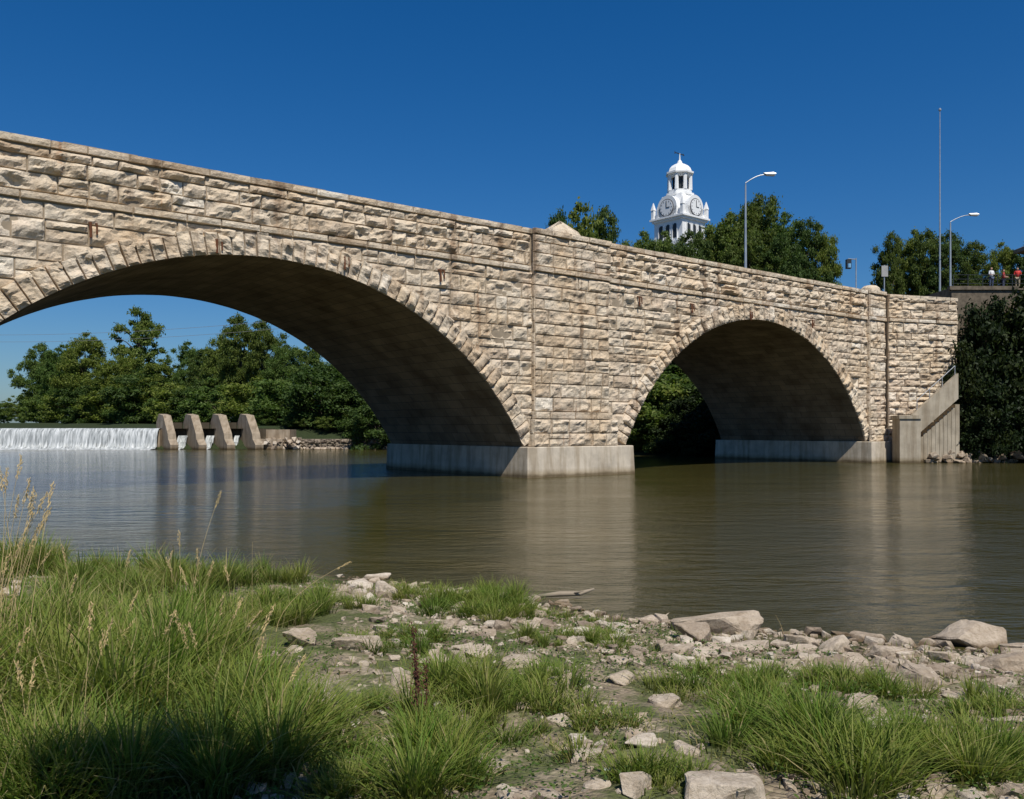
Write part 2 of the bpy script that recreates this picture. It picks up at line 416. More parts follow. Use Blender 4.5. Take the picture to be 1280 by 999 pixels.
while x<35.6:
    w=random.uniform(1.1,2.)
    for (ta,tb) in ((TW+.07,TW-.56),(TB+.56,TB-.07)):
        z1=12.985+random.uniform(-.015,.03)
        vs=[T(x+.01,ta,12.72),T(x+w-.01,ta,12.72),T(x+w-.01,tb,12.72),T(x+.01,tb,12.72),T(x+.01,ta,z1),T(x+w-.01,ta,z1),T(x+w-.01,tb,z1),T(x+.01,tb,z1)]
        mb.add(vs,[(0,3,2,1),(4,5,6,7),(0,1,5,4),(1,2,6,5),(2,3,7,6),(3,0,4,7)],0)
    x+=w
for a,b in ((.7,6.1),(33.45,35.6)):
    f=-.36
    vs=[T(a+.02,f,ZS),T(b-.02,f,ZS),T(b-.02,TW-.3,ZS),T(a+.02,TW-.3,ZS),T(a+.02,f,12.99),T(b-.02,f,12.99),T(b-.02,TW-.3,12.99),T(a+.02,TW-.3,12.99)]
    mb.add(vs,[(0,3,2,1),(4,5,6,7),(0,1,5,4),(1,2,6,5),(2,3,7,6),(3,0,4,7)],0)
vs=[T(.47,-.18,ZS),T(6.58,-.18,ZS),T(6.58,-.5,ZS),T(.47,-.5,ZS),T(.47,-.18,3.04),T(6.58,-.18,3.04),T(6.58,-.5,3.04),T(.47,-.5,3.04)]
mb.add(vs,[(0,3,2,1),(4,5,6,7),(0,1,5,4),(1,2,6,5),(2,3,7,6),(3,0,4,7)],0)
q=lambda a,h,z:mwg(a,z,h)
mb.add([q(0,-.06,.2),q(6.6,-.06,.2),q(6.6,-.8,.2),q(0,-.8,.2),q(0,-.06,12.8),q(6.6,-.06,12.8),q(6.6,-.8,12.8),q(0,-.8,12.8)],[(0,3,2,1),(4,5,6,7),(0,1,5,4),(1,2,6,5),(2,3,7,6),(3,0,4,7)],0)
obj('backing_walls',mb.mesh('backing_walls',[MORT]),bridge)
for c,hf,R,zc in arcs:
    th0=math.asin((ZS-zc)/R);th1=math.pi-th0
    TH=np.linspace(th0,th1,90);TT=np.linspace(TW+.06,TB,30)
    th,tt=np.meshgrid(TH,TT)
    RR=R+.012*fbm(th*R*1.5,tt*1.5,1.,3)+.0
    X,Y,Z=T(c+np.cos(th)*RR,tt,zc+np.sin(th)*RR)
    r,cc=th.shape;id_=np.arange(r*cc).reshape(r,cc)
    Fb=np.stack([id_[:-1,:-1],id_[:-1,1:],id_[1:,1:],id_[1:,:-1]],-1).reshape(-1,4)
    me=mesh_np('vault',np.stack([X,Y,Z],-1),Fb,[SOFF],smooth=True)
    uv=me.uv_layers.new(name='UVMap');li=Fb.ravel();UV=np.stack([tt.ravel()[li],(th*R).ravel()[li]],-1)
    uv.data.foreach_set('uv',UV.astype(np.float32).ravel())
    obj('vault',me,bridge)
mb=MB()
def block(mb,s0,s1,t0,t1,z0,z1,ins=.0,mat=0):
    vs=[T(s0,t1,z0),T(s1,t1,z0),T(s1,t0,z0),T(s0,t0,z0),T(s0+ins,t1-ins,z1),T(s1-ins,t1-ins,z1),T(s1-ins,t0+ins,z1),T(s0+ins,t0+ins,z1)]
    mb.add(vs,[(0,3,2,1),(4,5,6,7),(0,1,5,4),(1,2,6,5),(2,3,7,6),(3,0,4,7)],mat)
block(mb,-.12,7.92,-14.4,.1,-2,ZS,.14)
block(mb,32.7,37.2,-14.4,.3,-2,ZS,.12)
block(mb,-32,-27.0,-14.4,.1,-2,ZS,.12)
o=obj('pier_footings',mb.mesh('pier_footings',[CONC]),bridge)
bv=o.modifiers.new('b','BEVEL');bv.width=.05;bv.segments=2
mb=MB();block(mb,SL-20,46,TB+.52,TW-.52,10.8,11.62);block(mb,SL-20,46,TB+.52,TB+2.2,11.62,11.77,0,1);block(mb,SL-20,46,TW-2.2,TW-.52,11.62,11.77,0,1)
obj('road_deck',mb.mesh('road_deck',[ASPH,CONC]),bridge)
def rockmesh(seed,flat=.6,sub=2):
    import bmesh
    r=random.Random(seed);bm=bmesh.new()
    for i in range(14):
        v=Vector((r.gauss(0,1),r.gauss(0,1),r.gauss(0,1))).normalized()
        v=Vector((max(-.68,min(.68,v.x)),max(-.68,min(.68,v.y)),max(-.5,min(.5,v.z))))
        bm.verts.new(v*r.uniform(.88,1.12))
    res=bmesh.ops.convex_hull(bm,input=bm.verts)
    bmesh.ops.delete(bm,geom=list({e for e in res['geom_interior'] if isinstance(e,bmesh.types.BMVert)}),context='VERTS')
    bmesh.ops.bevel(bm,geom=bm.edges[:],offset=.04,segments=1,affect='EDGES',profile=.5)
    bmesh.ops.triangulate(bm,faces=bm.faces)
    bmesh.ops.subdivide_edges(bm,edges=[e for e in bm.edges if e.calc_length()>.3],cuts=sub,use_grid_fill=True)
    bmesh.ops.triangulate(bm,faces=bm.faces)
    bm.verts.ensure_lookup_table()
    V=np.array([v.co[:] for v in bm.verts]);F=np.array([[v.index for v in f.verts] for f in bm.faces]);bm.free()
    n=np.stack([fbm(V[:,0]*2.5+seed,V[:,1]*2.5,V[:,2]*2.5+k*9,3) for k in range(3)],-1)
    V=V+n*.13;V[:,2]*=flat*1.15
    return V,F
mb=MB()
a,b,c_=1.9,3.9,2.9
mb.add([T(a,-.25,13.0),T(b,-.25,13.0),T(b,-1.15,13.0),T(a,-1.15,13.0),T(a+.1,-.35,13.2),T(b-.1,-.35,13.2),T(b-.1,-1.05,13.2),T(a+.1,-1.05,13.2),T(c_-.2,-.6,13.7),T(c_+.2,-.8,13.7)],
 [(0,1,5,4),(1,2,6,5),(2,3,7,6),(3,0,4,7),(4,5,9,8),(5,6,9),(6,7,8,9),(7,4,8)],0)
mb.prism(10,[(.75,13.0),(.7,13.25),(.45,13.45),(.1,13.52)],*T(34.5,-.9,0)[:2])
cm=mb.mesh('capstones',[LIME]);at=cm.attributes.new('tone','FLOAT','POINT');at.data.foreach_set('value',[.6]*len(cm.vertices));obj('capstones',cm,bridge)
mb=MB()
for s in (-20.6,-15.9,-10.2,-5.1,8.6,13.2,19.,26.):
    mb.tube([T(s,TW-.1,10.2),T(s,TW+.22,10.15),T(s,TW+.25,9.6)],.05,7);mb.tube([T(s+.22,TW-.1,10.2),T(s+.22,TW+.2,10.15),T(s+.22,TW+.22,9.75)],.035,7)
obj('drain_spouts',mb.mesh('drain_spouts',[RUST]),bridge)
mb=MB()
vs=[(30.0,65.6,1.8),(33.4,65.6,4.8),(33.4,65.6,6.7),(30.0,65.6,3.6)]
mb.add(vs+[(x_,66.05,z_) for x_,_,z_ in vs],[(0,1,2,3),(7,6,5,4),(0,4,5,1),(1,5,6,2),(2,6,7,3),(3,7,4,0)])
mb.box(28.75,30.3,65.0,66.3,-1,3.3);mb.box(28.65,30.4,64.9,66.4,3.3,3.55)
for i in range(11):
    mb.box(30.4+i*.3,30.7+i*.3+.02,66.06,67.0,-.6,1.7+i*.27)
for i in range(4): mb.tube([(30.4+i*.95,65.82,3.7+i*.86),(30.4+i*.95,65.82,4.7+i*.86)],.03,6,1)
mb.tube([(30.4,65.82,4.7),(33.25,65.82,7.28)],.03,6,1)
obj('river_stairs',mb.mesh('river_stairs',[concrete('stair_concrete',(.44,.38,.29)),METAL]))
# ------------------------------------------------------------ dam
def fallmat():
    m=NT('falling_water');v=m.coord((3.,1,.22));n=m.noise(v,1.4,6,.6)
    v2=m.coord((9.,1,.5));n2=m.noise(v2,1.4,4,.6)
    f=m.math('ADD',m.math('MULTIPLY',n,.65),m.math('MULTIPLY',n2,.35))
    m.l(m.ramp(f,[(.38,(.15,.16,.16)),(.5,(.38,.40,.40)),(.66,(.72,.73,.72))]),m.b.inputs['Base Color'])
    m.b.inputs['Roughness'].default_value=.5;m.bump(f,.6,.15);return m.mat
prof=[(112.2,2.64),(111.2,2.66),(110.8,2.6),(110.4,2.2),(110.2,1.6),(110.05,.9),(109.9,.35),(109.5,.08),(108.6,.03),(107.8,-.03)]
FALLM=fallmat()
def fall(U,name,parent=None,dz=0,dy=0):
    W=[]
    for k,(yy,zz) in enumerate(prof):
        a=.0 if k<2 else .12
        W.append(np.stack([U,dy+yy+a*fbm(U*1.3,U*0,k*.5,3)+(.12*rng.normal(size=len(U)) if k>5 else 0),(zz+dz if k<5 else zz)+ (.07*np.abs(rng.normal(size=len(U))) if 5<k<9 else 0)+0*U],-1))
    W=np.array(W);r,cc=W.shape[:2];id_=np.arange(r*cc).reshape(r,cc)
    Fw=np.stack([id_[:-1,:-1],id_[:-1,1:],id_[1:,1:],id_[1:,:-1]],-1).reshape(-1,4)
    return obj(name,mesh_np(name,W,Fw,[FALLM],smooth=True),parent)
fall(np.linspace(-84,-44.6,330),'waterfall')
dam=empty('dam');DC=concrete('dam_concrete',(.36,.29,.21));DCD=concrete('dam_gap_dark',(.08,.065,.045))  # near-black second colour stands in for the shaded openings between the buttresses
mb=MB();mb.box(-90,-44.6,111.0,112.5,-1,2.5);mb.box(-44.4,-30.6,112.3,113.4,-1,2.6,1)
for i in range(4):
    x=-46.0+i*3.5
    w=1.0
    P=[(113.4,-1),(108.4,-1),(108.2,.6),(109.0,1.3),(109.2,2.0),(110.9,4.3),(112.6,4.5),(113.4,3.4)]
    sk=lambda y:(113.4-y)*.74
    n=len(P)
    vs=[(x+sk(y),y,z) for y,z in P]+[(x+w+sk(y),y,z) for y,z in P]
    mb.add(vs,[tuple(range(n)),tuple(range(2*n-1,n-1,-1))]+[(k,k+n,(k+1)%n+n,(k+1)%n) for k in range(n)])
    if i<3: mb.box(x+w+.35,x+3.6,112.6,112.9,1.2,3.4,1)
mb.box(-32.2,-28.6,109.2,113.6,-1,1.3);mb.box(-31,-28.0,110.5,113.8,-1,2.5)
obj('buttresses',mb.mesh('buttresses',[DC,DCD]),dam)
fall(np.linspace(-42.6,-41.4,14),'gate_spill',dam,-.9,1.2);fall(np.linspace(-39.0,-38.0,14),'gate_spill',dam,-.9,1.2);fall(np.linspace(-35.4,-34.8,10),'gate_spill',dam,-.9,1.2)
# ------------------------------------------------------------ trees
def leaves(r,P,d,ls,nw=.55,flat=.5):
    nl=len(P)
    nrm=d*.8+r.normal(size=(nl,3))*nw+np.array([0,0,.25]);nrm/=np.linalg.norm(nrm,axis=1)[:,None]
    a=np.cross(nrm,r.normal(size=(nl,3)));a/=np.linalg.norm(a,axis=1)[:,None];b=np.cross(nrm,a)
    s=(ls*r.uniform(.6,1.4,nl))[:,None]
    return np.stack([P-a*s,P+b*s*flat,P+a*s,P-b*s*flat],1).reshape(-1,3)
def tree_mesh(name,seed,H,CR,z0,ncl,nl,ls,lm,rcf=.2,fat=.25):
    r=np.random.default_rng(seed)
    cz=(z0+H)/2;hz=(H-z0)/2
    C=[]
    while len(C)<ncl:
        p=r.normal(size=3);p/=np.linalg.norm(p);rad=r.uniform(.3,1)**.5
        an=math.atan2(p[1],p[0])
        lump=1+.22*math.sin(an*3+seed)+.16*math.sin(an*5+seed*2+p[2]*4)+.1*math.sin(an*9+p[2]*9)
        q=p*rad*np.array([CR*lump*.9,CR*lump*.9,hz*(.95+.05*math.sin(an*4+seed))])
        taper=1-fat*max(0,q[2]/hz)
        q[0]*=taper;q[1]*=taper;q[2]+=cz+r.normal()*.02*H
        C.append(q)
    C=np.array(C)
    rc=CR*rcf*r.uniform(.55,1.45,ncl)
    pr=rc**1.8;ci=r.choice(ncl,nl,p=pr/pr.sum())
    d=r.normal(size=(nl,3));d/=np.linalg.norm(d,axis=1)[:,None]
    rr=np.abs(r.normal(0,.55,nl))**.6
    P=C[ci]+d*(rr*rc[ci])[:,None]*np.array([1,1,.62])
    V=leaves(r,P,d,ls,.75)
    Fq=np.arange(nl*4).reshape(-1,4);mi=np.zeros(nl,int)
    mb=MB();tr=H*.018+.05
    top_=Vector((r.normal()*.3,r.normal()*.3,cz+hz*.5))
    tp=[Vector((0,0,-.6)),Vector((.1,0,z0*.5)),Vector((.1,.2,max(z0,H*.2))),Vector((0,.1,cz)),top_]
    mb.tube(tp,[tr*1.3,tr,tr*.8,tr*.5,tr*.15],8)
    for k in r.choice(ncl,min(ncl,26),replace=False):
        e=Vector(C[k]);t0=max(min(e.z-CR*.5,cz+hz*.2),z0*.7+.2)
        st_=Vector((0.05,.1,t0))
        mid=(st_+e)/2+Vector((0,0,CR*.08))
        mb.tube([st_,mid,e],[tr*.4,tr*.22,tr*.06],5)
    tv=np.array(mb.v);tf=[f for f in mb.f if len(f)==4]
    V=np.concatenate([V,tv]);Fq=np.concatenate([Fq,np.array(tf)+nl*4]);mi=np.concatenate([mi,np.ones(len(tf),int)])
    return mesh_np(name,V,Fq,[lm,BARK],mat_idx=mi)
TA=tree_mesh('treeA',1,20,7.2,1.5,200,42000,.23,LEAF,.18,.1)
TBm=tree_mesh('treeB',2,20,7.6,.2,210,44000,.23,LEAF,.18,.2)
TCm=tree_mesh('treeC',3,20,5.8,4.0,80,17000,.24,LEAF,.19,.1)
TD=tree_mesh('treeD',4,20,7.4,.2,200,42000,.23,LEAFD,.18,.1)
TE=tree_mesh('shrub',5,6,3.6,-.6,90,17000,.14,LEAF,.22)
TF=tree_mesh('shrubdark',6,8,4.2,-.9,100,22000,.17,LEAFD,.24)
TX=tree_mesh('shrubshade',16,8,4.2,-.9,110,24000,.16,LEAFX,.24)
FPX=1096.
def plant(name,me,H,X,Y,ztop,wid=1.,zb=None):
    z=float(ground_z(np.array([X]),np.array([Y]))[0]) if zb is None else zb
    o=obj(name,me,loc=(X,Y,z-.15));s=(ztop-z)/H
    o.scale=(s*wid,s*wid,s);o.rotation_euler=(0,0,random.uniform(0,6.28));return o
def bearing(x): return (x-640)/FPX
def hgt(y,Y): return 2.5+(537-y)*Y/FPX
for i,(x,y,Y,m,w) in enumerate([(5,500,270,TBm,1.3),(30,490,250,TBm,1.3),(50,428,232,TA,.75),(78,428,212,TBm,.85),(108,412,200,TBm,.8),(140,448,188,TBm,1.),(174,379,206,TCm,.8),(160,436,190,TBm,.85),(200,446,178,TBm,.95),(236,424,178,TBm,.75),(258,436,166,TD,.85),(282,412,160,TA,.7),(303,394,154,TD,.7),(332,400,150,TD,.65),(355,422,142,TBm,.7),(388,425,133,TBm,.75),(430,435,130,TA,.8),(470,440,126,TBm,.8),(520,440,122,TA,.9),(575,430,118,TD,.9)]):
    plant('riverside_tree',m,20,bearing(x)*Y,Y,hgt(y,Y),w)
for x,y,Y in [(60,485,222),(90,478,205),(115,490,196),(140,478,188),(165,492,180),(185,478,178),(208,490,171),(230,470,166),(252,490,158),(275,470,152),(300,490,146),(322,468,140),(345,488,134),(365,462,129),(378,500,126),(400,475,123),(425,500,121),(450,485,120),(472,480,119),(500,480,117),(530,480,114),(410,515,117.5),(350,515,126),(380,518,119.5),(440,520,116),(470,515,112),(330,512,124),(365,520,120)]:
    plant('riverside_shrub',TE if random.random()<.8 else TF,6,bearing(x)*Y,Y,hgt(y,Y),1.35)
for x,y,Y,m,w in [(724,246,108,TBm,.5),(752,260,110,TD,.42),(702,266,106,TD,.38),(803,284,112,TBm,.6),(830,284,106,TBm,.52),(866,287,104,TD,.58),(888,276,106,TBm,.55),(912,260,104,TBm,.6),(930,254,105,TD,.6),(952,242,106,TD,.58),(980,260,104,TBm,.55),(1008,274,102,TD,.5),(1026,276,103,TBm,.42),(935,290,98,TD,.7),(970,292,98,TD,.7),(1112,290,97,TD,.42),(1142,282,99,TBm,.5),(1165,286,97,TD,.55),(1192,288,96,TD,.6),(1215,302,95,TD,.55),(1252,298,93,TBm,.5),(1290,302,95,TD,.7),(1330,290,90,TD,.8),(1390,300,88,TD,.8)]:
    plant('town_tree',m,20,bearing(x)*Y,Y,hgt(y,Y),w)
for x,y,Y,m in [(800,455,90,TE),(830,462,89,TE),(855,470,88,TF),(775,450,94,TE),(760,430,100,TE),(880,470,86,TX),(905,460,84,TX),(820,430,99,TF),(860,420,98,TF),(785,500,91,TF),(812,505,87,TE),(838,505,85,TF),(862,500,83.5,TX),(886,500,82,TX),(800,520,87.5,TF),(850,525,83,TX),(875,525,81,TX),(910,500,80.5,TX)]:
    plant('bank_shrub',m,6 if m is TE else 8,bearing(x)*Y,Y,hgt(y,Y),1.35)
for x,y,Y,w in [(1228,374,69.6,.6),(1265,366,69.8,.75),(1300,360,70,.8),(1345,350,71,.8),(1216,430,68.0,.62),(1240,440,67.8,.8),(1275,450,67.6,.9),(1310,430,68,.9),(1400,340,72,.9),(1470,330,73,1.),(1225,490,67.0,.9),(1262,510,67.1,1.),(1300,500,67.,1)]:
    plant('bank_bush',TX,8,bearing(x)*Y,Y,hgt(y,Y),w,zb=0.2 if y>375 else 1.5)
# unseen tree added behind the viewer so its limb shades the lower-left grass
r=np.random.default_rng(12);mb=MB()
mb.tube([(2.6,-5,-.2),(2.5,-4.9,2.5),(2.2,-4.4,5),(1.9,-4.2,7.5),(2,-4,9)],[.34,.27,.22,.14,.05],10)
mb.tube([(2.3,-4.5,4.2),(1.4,-2.4,5.4),(.3,0,5.9),(-.4,1.5,6.0)],[.13,.10,.06,.02],7)
C=[(2+r.normal()*1.7,-4.6+r.normal()*1.3,7.5+r.normal()*1.2) for _ in range(50)]
B=[(-.3+r.uniform(-.7,.7),1.3+r.uniform(-.6,.4),5.9+r.uniform(-.3,.4)) for _ in range(16)]
for c in C[:12]: mb.tube([(2,-4.3,6.2),c],[.06,.01],5)
for c in B: mb.tube([(.3,0,5.9) if c[0]>-.3 else (-.2,1.,5.95),c],[.025,.005],5)
P=[];
for c in C: P.append(np.array(c)+r.normal(size=(220,3))*.36)
for c in B: P.append(np.array(c)+r.normal(size=(300,3))*np.array([.15,.15,.1]))
P=np.concatenate(P);d=r.normal(size=P.shape);d/=np.linalg.norm(d,axis=1)[:,None]
V=leaves(r,P,d*.2,.055);nl=len(P);tv=np.array(mb.v);tf=[f for f in mb.f if len(f)==4]
obj('added_shade_tree',mesh_np('added_shade_tree',np.concatenate([V,tv]),np.concatenate([np.arange(nl*4).reshape(-1,4),np.array(tf)+nl*4]),[LEAF,BARK],mat_idx=[0]*nl+[1]*len(tf)))
acc=Acc()
WALLM=plain('wall_stone',(.20,.16,.12),.95,var=.4)
pa=np.array((-29,112.0));pb=np.array((-15.5,111.0));L=float(np.hypot(*(pb-pa)));dd=(pb-pa)/L;nn=(dd[1],-dd[0])
courses(acc,lambda a,b,h:(pa[0]+dd[0]*a+nn[0]*h,pa[1]+dd[1]*a+nn[1]*h,b),0,L,-.3,1.3,hh=(.4,.6),ww=(.6,1.4),rough=.35,back=.5)
pa2=pb;pb2=np.array((-5.,98.5));L2=float(np.hypot(*(pb2-pa2)));d2_=(pb2-pa2)/L2;n2_=(d2_[1],-d2_[0])
courses(acc,lambda a,b,h:(pa2[0]+d2_[0]*a+n2_[0]*h,pa2[1]+d2_[1]*a+n2_[1]*h,b),0,L2,-.3,1.3,hh=(.4,.6),ww=(.6,1.4),rough=.35,back=.5)
obj('stone_retaining_wall',acc.mesh('stone_retaining_wall',WALLM))
# ------------------------------------------------------------ rocks
def rockmat():
    m=NT('limestone_rock');v=m.coord();t=m.attr('tone')
    c=m.ramp(t,[(0,(.26,.205,.155)),(.4,(.43,.355,.275)),(.75,(.55,.47,.375)),(1,(.64,.58,.50))])
    c=m.mix(.8,c,m.ramp(m.noise(v,5,8,.65),[(.3,(.6,.54,.47)),(.6,(1.05,1.03,1))]),'MULTIPLY')
    c=m.mix(.7,c,m.ramp(m.noise(v,30,6,.7),[(.35,(.6,.57,.52)),(.55,(1,1,1))]),'MULTIPLY')
    tc=m.new('ShaderNodeTexCoord');sp=m.new('ShaderNodeSeparateXYZ');m.l(tc.outputs['Object'],sp.inputs[0])
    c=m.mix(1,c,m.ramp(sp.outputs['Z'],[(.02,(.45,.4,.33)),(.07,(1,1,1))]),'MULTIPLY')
    m.l(c,m.b.inputs['Base Color']);m.bump(m.noise(v,18,10,.72),1.,.03);return m.mat
ROCK=rockmat()
RM=[rockmesh(i,1.,2) for i in range(10)];RS=[rockmesh(i+40,1.,0) for i in range(10)]
def on_ground(px,py):
    Y=9.
    for _ in range(30):
        X=bearing(px)*Y;z=float(ground_z(np.array([X]),np.array([Y]))[0]);z=max(z,0)
        Yn=(2.5-z)*FPX/max(py-537,20);Y=.5*Y+.5*Yn
    return bearing(px)*Y,Y
def place_rocks(name,L,src,tilt=.1):
    vs=[];fs=[];ts=[];n=0
    for (x,y,z,sx,sy,sz,rot,k,tone) in L:
        V,Fc=src[k%len(src)];c,s=math.cos(rot),math.sin(rot)
        tl=random.gauss(0,tilt)
        a=V[:,0]*sx;b=V[:,1]*sy
        vs.append(np.stack([x+a*c-b*s,y+a*s+b*c,z+V[:,2]*sz+a*tl],-1));fs.append(Fc+n);n+=len(V);ts.append(np.full(len(V),tone))
    return obj(name,mesh_np(name,np.concatenate(vs),np.concatenate(fs),[ROCK],{'tone':np.concatenate(ts)}))
big=[(895,790,66,.5,.3),(1212,803,54,.6,.42),(1252,833,42,.4,.3),(1152,852,38,.5,.4),(1085,800,30,.3,.3),(800,932,26,.9,.4),(612,962,32,.6,.4),(905,990,62,.8,.3),(645,832,34,.6,.35),(375,808,26,.5,.6),(446,812,36,.55,.4),(392,890,36,.6,.5),(470,722,22,.9,.35),(450,735,20,.9,.4),(485,742,24,.8,.4),(142,972,28,.4,.8),(1102,912,34,.8,.35),(735,945,26,.8,.3),(55,998,36,.5,.5),(865,800,26,.3,.6),(1000,806,24,.6,.4),(810,780,16,.6,.5),(1040,812,26,.7,.4),(1130,808,24,.7,.4),(505,855,26,.7,.5),(540,830,26,.6,.3),(700,845,22,.7,.4),(830,880,26,.8,.35),(930,812,30,.7,.3),(590,820,30,.7,.3),(1180,825,22,.6,.4),(970,880,20,.8,.3),(660,760,14,.6,.4),(220,738,16,.8,.4),(90,752,14,.6,.5),(10,745,18,.7,.5),(48,705,14,.5,.5),(10,715,14,.4,.7),(1095,945,24,.7,.3),(1200,880,28,.6,.3),(1260,905,26,.6,.3),(775,850,20,.7,.4),(480,930,26,.7,.4),(745,985,22,.8,.3),(640,995,26,.8,.3),(1060,830,26,.5,.4),(1110,822,26,.6,.5),(960,835,22,.6,.4),(1010,830,20,.7,.5),(880,825,24,.7,.35),(1270,812,26,.5,.4),(600,860,24,.7,.4),(560,925,22,.7,.4),(700,905,22,.8,.35),(860,940,24,.7,.3)]
L=[]
for i,(px,py,w,tone,ht) in enumerate(big):
    X,Y=on_ground(px,py);s=w*Y/FPX*1.2;z=max(float(ground_z(np.array([X]),np.array([Y]))[0]),-.05)
    L.append((X,Y,z+s*ht*.25,s,s*random.uniform(.6,.9),s*ht*1.3,random.uniform(-.5,.5),i,tone))
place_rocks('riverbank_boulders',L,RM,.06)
L=[]
def inview(X,Y): return (np.abs(X)<.62*Y+.5)
N=34000;Xr=rng.uniform(-9,8,N);Yr=rng.uniform(3.6,16.5,N);Zr=ground_z(Xr,Yr)
lf=Xr<-.2*Yr
den=.40+1.1*fbm(Xr*.8,Yr*.8,3.,3)+np.where(lf,-.35,0.12)+np.where((Zr<.22)&~lf,.25,0)
ok=(Zr>-.08)&inview(Xr,Yr)&(rng.uniform(0,1,N)<den)
for x,y,z in zip(Xr[ok],Yr[ok],Zr[ok]):
    s=min(.17,.018*math.exp(abs(random.gauss(0,.95))));L.append((x,y,z+s*.12,s,s*random.uniform(.6,.95),s*random.uniform(.35,.8),random.uniform(0,6.28),random.randint(0,99),random.random()))
place_rocks('riverbank_stones',L,RS,.12)
L=[]
for i in range(70):
    x=random.uniform(-31.0,-27.0);y=random.uniform(109.2,112);L.append((x,y,random.uniform(.1,1.4),random.uniform(.4,.9),random.uniform(.4,.8),random.uniform(.3,.6),random.uniform(0,6),i,random.random()))
for i in range(60):
    x=random.uniform(30.3,38);y=random.uniform(65.4,67.);L.append((x,y,random.uniform(-.1,.8),random.uniform(.3,.7),random.uniform(.3,.6),random.uniform(.2,.4),random.uniform(0,6),i,random.random()*.6))
for i in range(60):
    x=random.uniform(-31,-6);y=111-(max(0,x+16))*1.15+random.uniform(-.6,.4);L.append((x,y-.4,.05,random.uniform(.4,.8),random.uniform(.4,.7),random.uniform(.3,.5),random.uniform(0,6),i,random.random()*.7))
place_rocks('bank_rubble',L,RS)
# ------------------------------------------------------------ grass
def blades(name,P,h,w,bend,mat,dry,hue,phi=None):
    n=len(P);r=rng
    if phi is None: phi=r.uniform(0,2*np.pi,n)
    dx,dy=np.cos(phi),np.sin(phi);wa=phi+np.pi/2+r.normal(size=n)*.5;wx,wy=np.cos(wa),np.sin(wa)
    rows=[];fs=[]
    for f in (0,.33,.68,1.):
        ww=w*(1-f**1.6)*.5+.0006
        cx=P[:,0]+dx*h*bend*f*f*.8+dx*h*.08*f;cy=P[:,1]+dy*h*bend*f*f*.8+dy*h*.08*f;cz=P[:,2]-.02+h*(f-.38*bend*f*f)
        rows.append(np.stack([cx-wx*ww,cy-wy*ww,cz],-1));rows.append(np.stack([cx+wx*ww,cy+wy*ww,cz],-1));fs+= [np.full(n,f)]*2
    V=np.stack(rows,1).reshape(-1,3);fa=np.stack(fs,1).ravel();dr=np.repeat(dry,8);hu=np.repeat(hue,8)
    b=np.arange(n)[:,None,None]*8
    q=np.array([[0,1,3,2],[2,3,5,4],[4,5,7,6]])[None]
    return obj(name,mesh_np(name,V,(b+q).reshape(-1,4),[mat],{'f':fa,'dry':dr,'hue':hu},smooth=False))
GR=grassmat('grass_blades')
PT=[(80,905,150,80,7000,.35,.85,.15),(50,800,110,50,4200,.30,.75,.2),(215,820,100,50,5000,.28,.68,.15),(240,890,110,55,5200,.3,.72,.12),(60,990,130,35,5000,.25,.55,.15),(330,770,70,25,2600,.15,.38,.1),(320,945,80,50,4600,.3,.6,.08),
(600,765,66,24,5800,.16,.38,.03),(500,805,60,20,1800,.08,.26,.08),(560,890,50,60,3400,.15,.42,.05),(548,975,45,40,2600,.2,.42,.05),(672,865,50,34,2000,.08,.3,.05),(735,800,80,18,2300,.08,.22,.08),
(905,868,90,36,3800,.08,.28,.08),(960,935,66,45,2600,.16,.42,.05),(1062,855,66,18,1700,.08,.24,.15),(1190,960,120,36,5400,.15,.38,.08),(1050,965,56,45,2400,.16,.5,.05),(1240,890,60,22,1600,.08,.26,.1),(430,905,80,50,2000,.06,.26,.2),(820,965,50,20,1300,.06,.22,.05),(400,755,70,16,2600,.12,.34,.1),(150,740,150,16,3600,.25,.6,.2),(120,722,150,7,3600,.25,.6,.25),(290,726,100,7,2600,.2,.48,.15),(20,715,60,8,2000,.3,.75,.3),(450,985,60,25,1300,.1,.3,.1),(700,775,70,12,1600,.06,.2,.1),(540,745,70,7,1300,.1,.26,.1),(730,910,60,40,1500,.05,.2,.15),(620,910,40,40,1000,.08,.25,.1),(1120,870,60,14,900,.08,.22,.1)]
Ps=[];hs=[];ds=[];hu=[];ph=[];bd=[]
for px,py,rx,ry,n,h0,h1,dry in PT:
    X,Y=on_ground(px,py);rX=rx*Y/FPX;rY=ry*Y/(py-537)
    nt=max(6,n//120);tc=rng.uniform(0,2*np.pi,nt);tr_=rng.uniform(0,1,nt)**.6;TX_=X+np.cos(tc)*tr_*rX;TY_=Y+np.sin(tc)*tr_*rY
    k=rng.integers(0,nt,n);sg=rng.uniform(.02,.11,nt)[k]
    ox=rng.normal(size=n)*sg;oy=rng.normal(size=n)*sg
    th=rng.uniform(.4,1.25,nt)
    Ps.append(np.stack([TX_[k]+ox,TY_[k]+oy],-1));hs.append(rng.uniform(h0,h1,n)*th[k]);ds.append(np.where(rng.uniform(0,1,n)<dry,rng.uniform(.5,1,n),rng.uniform(0,.2,n)))
    hu.append(np.clip(rng.uniform(0,1,nt)[k]+rng.normal(size=n)*.15,0,1));ph.append(np.arctan2(oy,ox)+rng.normal(size=n)*.6);bd.append(np.abs(rng.normal(.25,.22,n))+np.hypot(ox,oy)*4)
n=30000;x=rng.uniform(-9,8,n);y=rng.uniform(3.8,15,n)
kp=(fbm(x*1.2,y*1.2,20.,3)+.4*fbm(x*5,y*5,21.,2)>.0);m_=kp.sum();Ps.append(np.stack([x,y],-1)[kp]);hs.append(rng.uniform(.03,.17,m_));ds.append(rng.uniform(0,.6,m_));hu.append(rng.uniform(0,1,m_));ph.append(rng.uniform(0,6.28,m_));bd.append(np.abs(rng.normal(.5,.3,m_)))
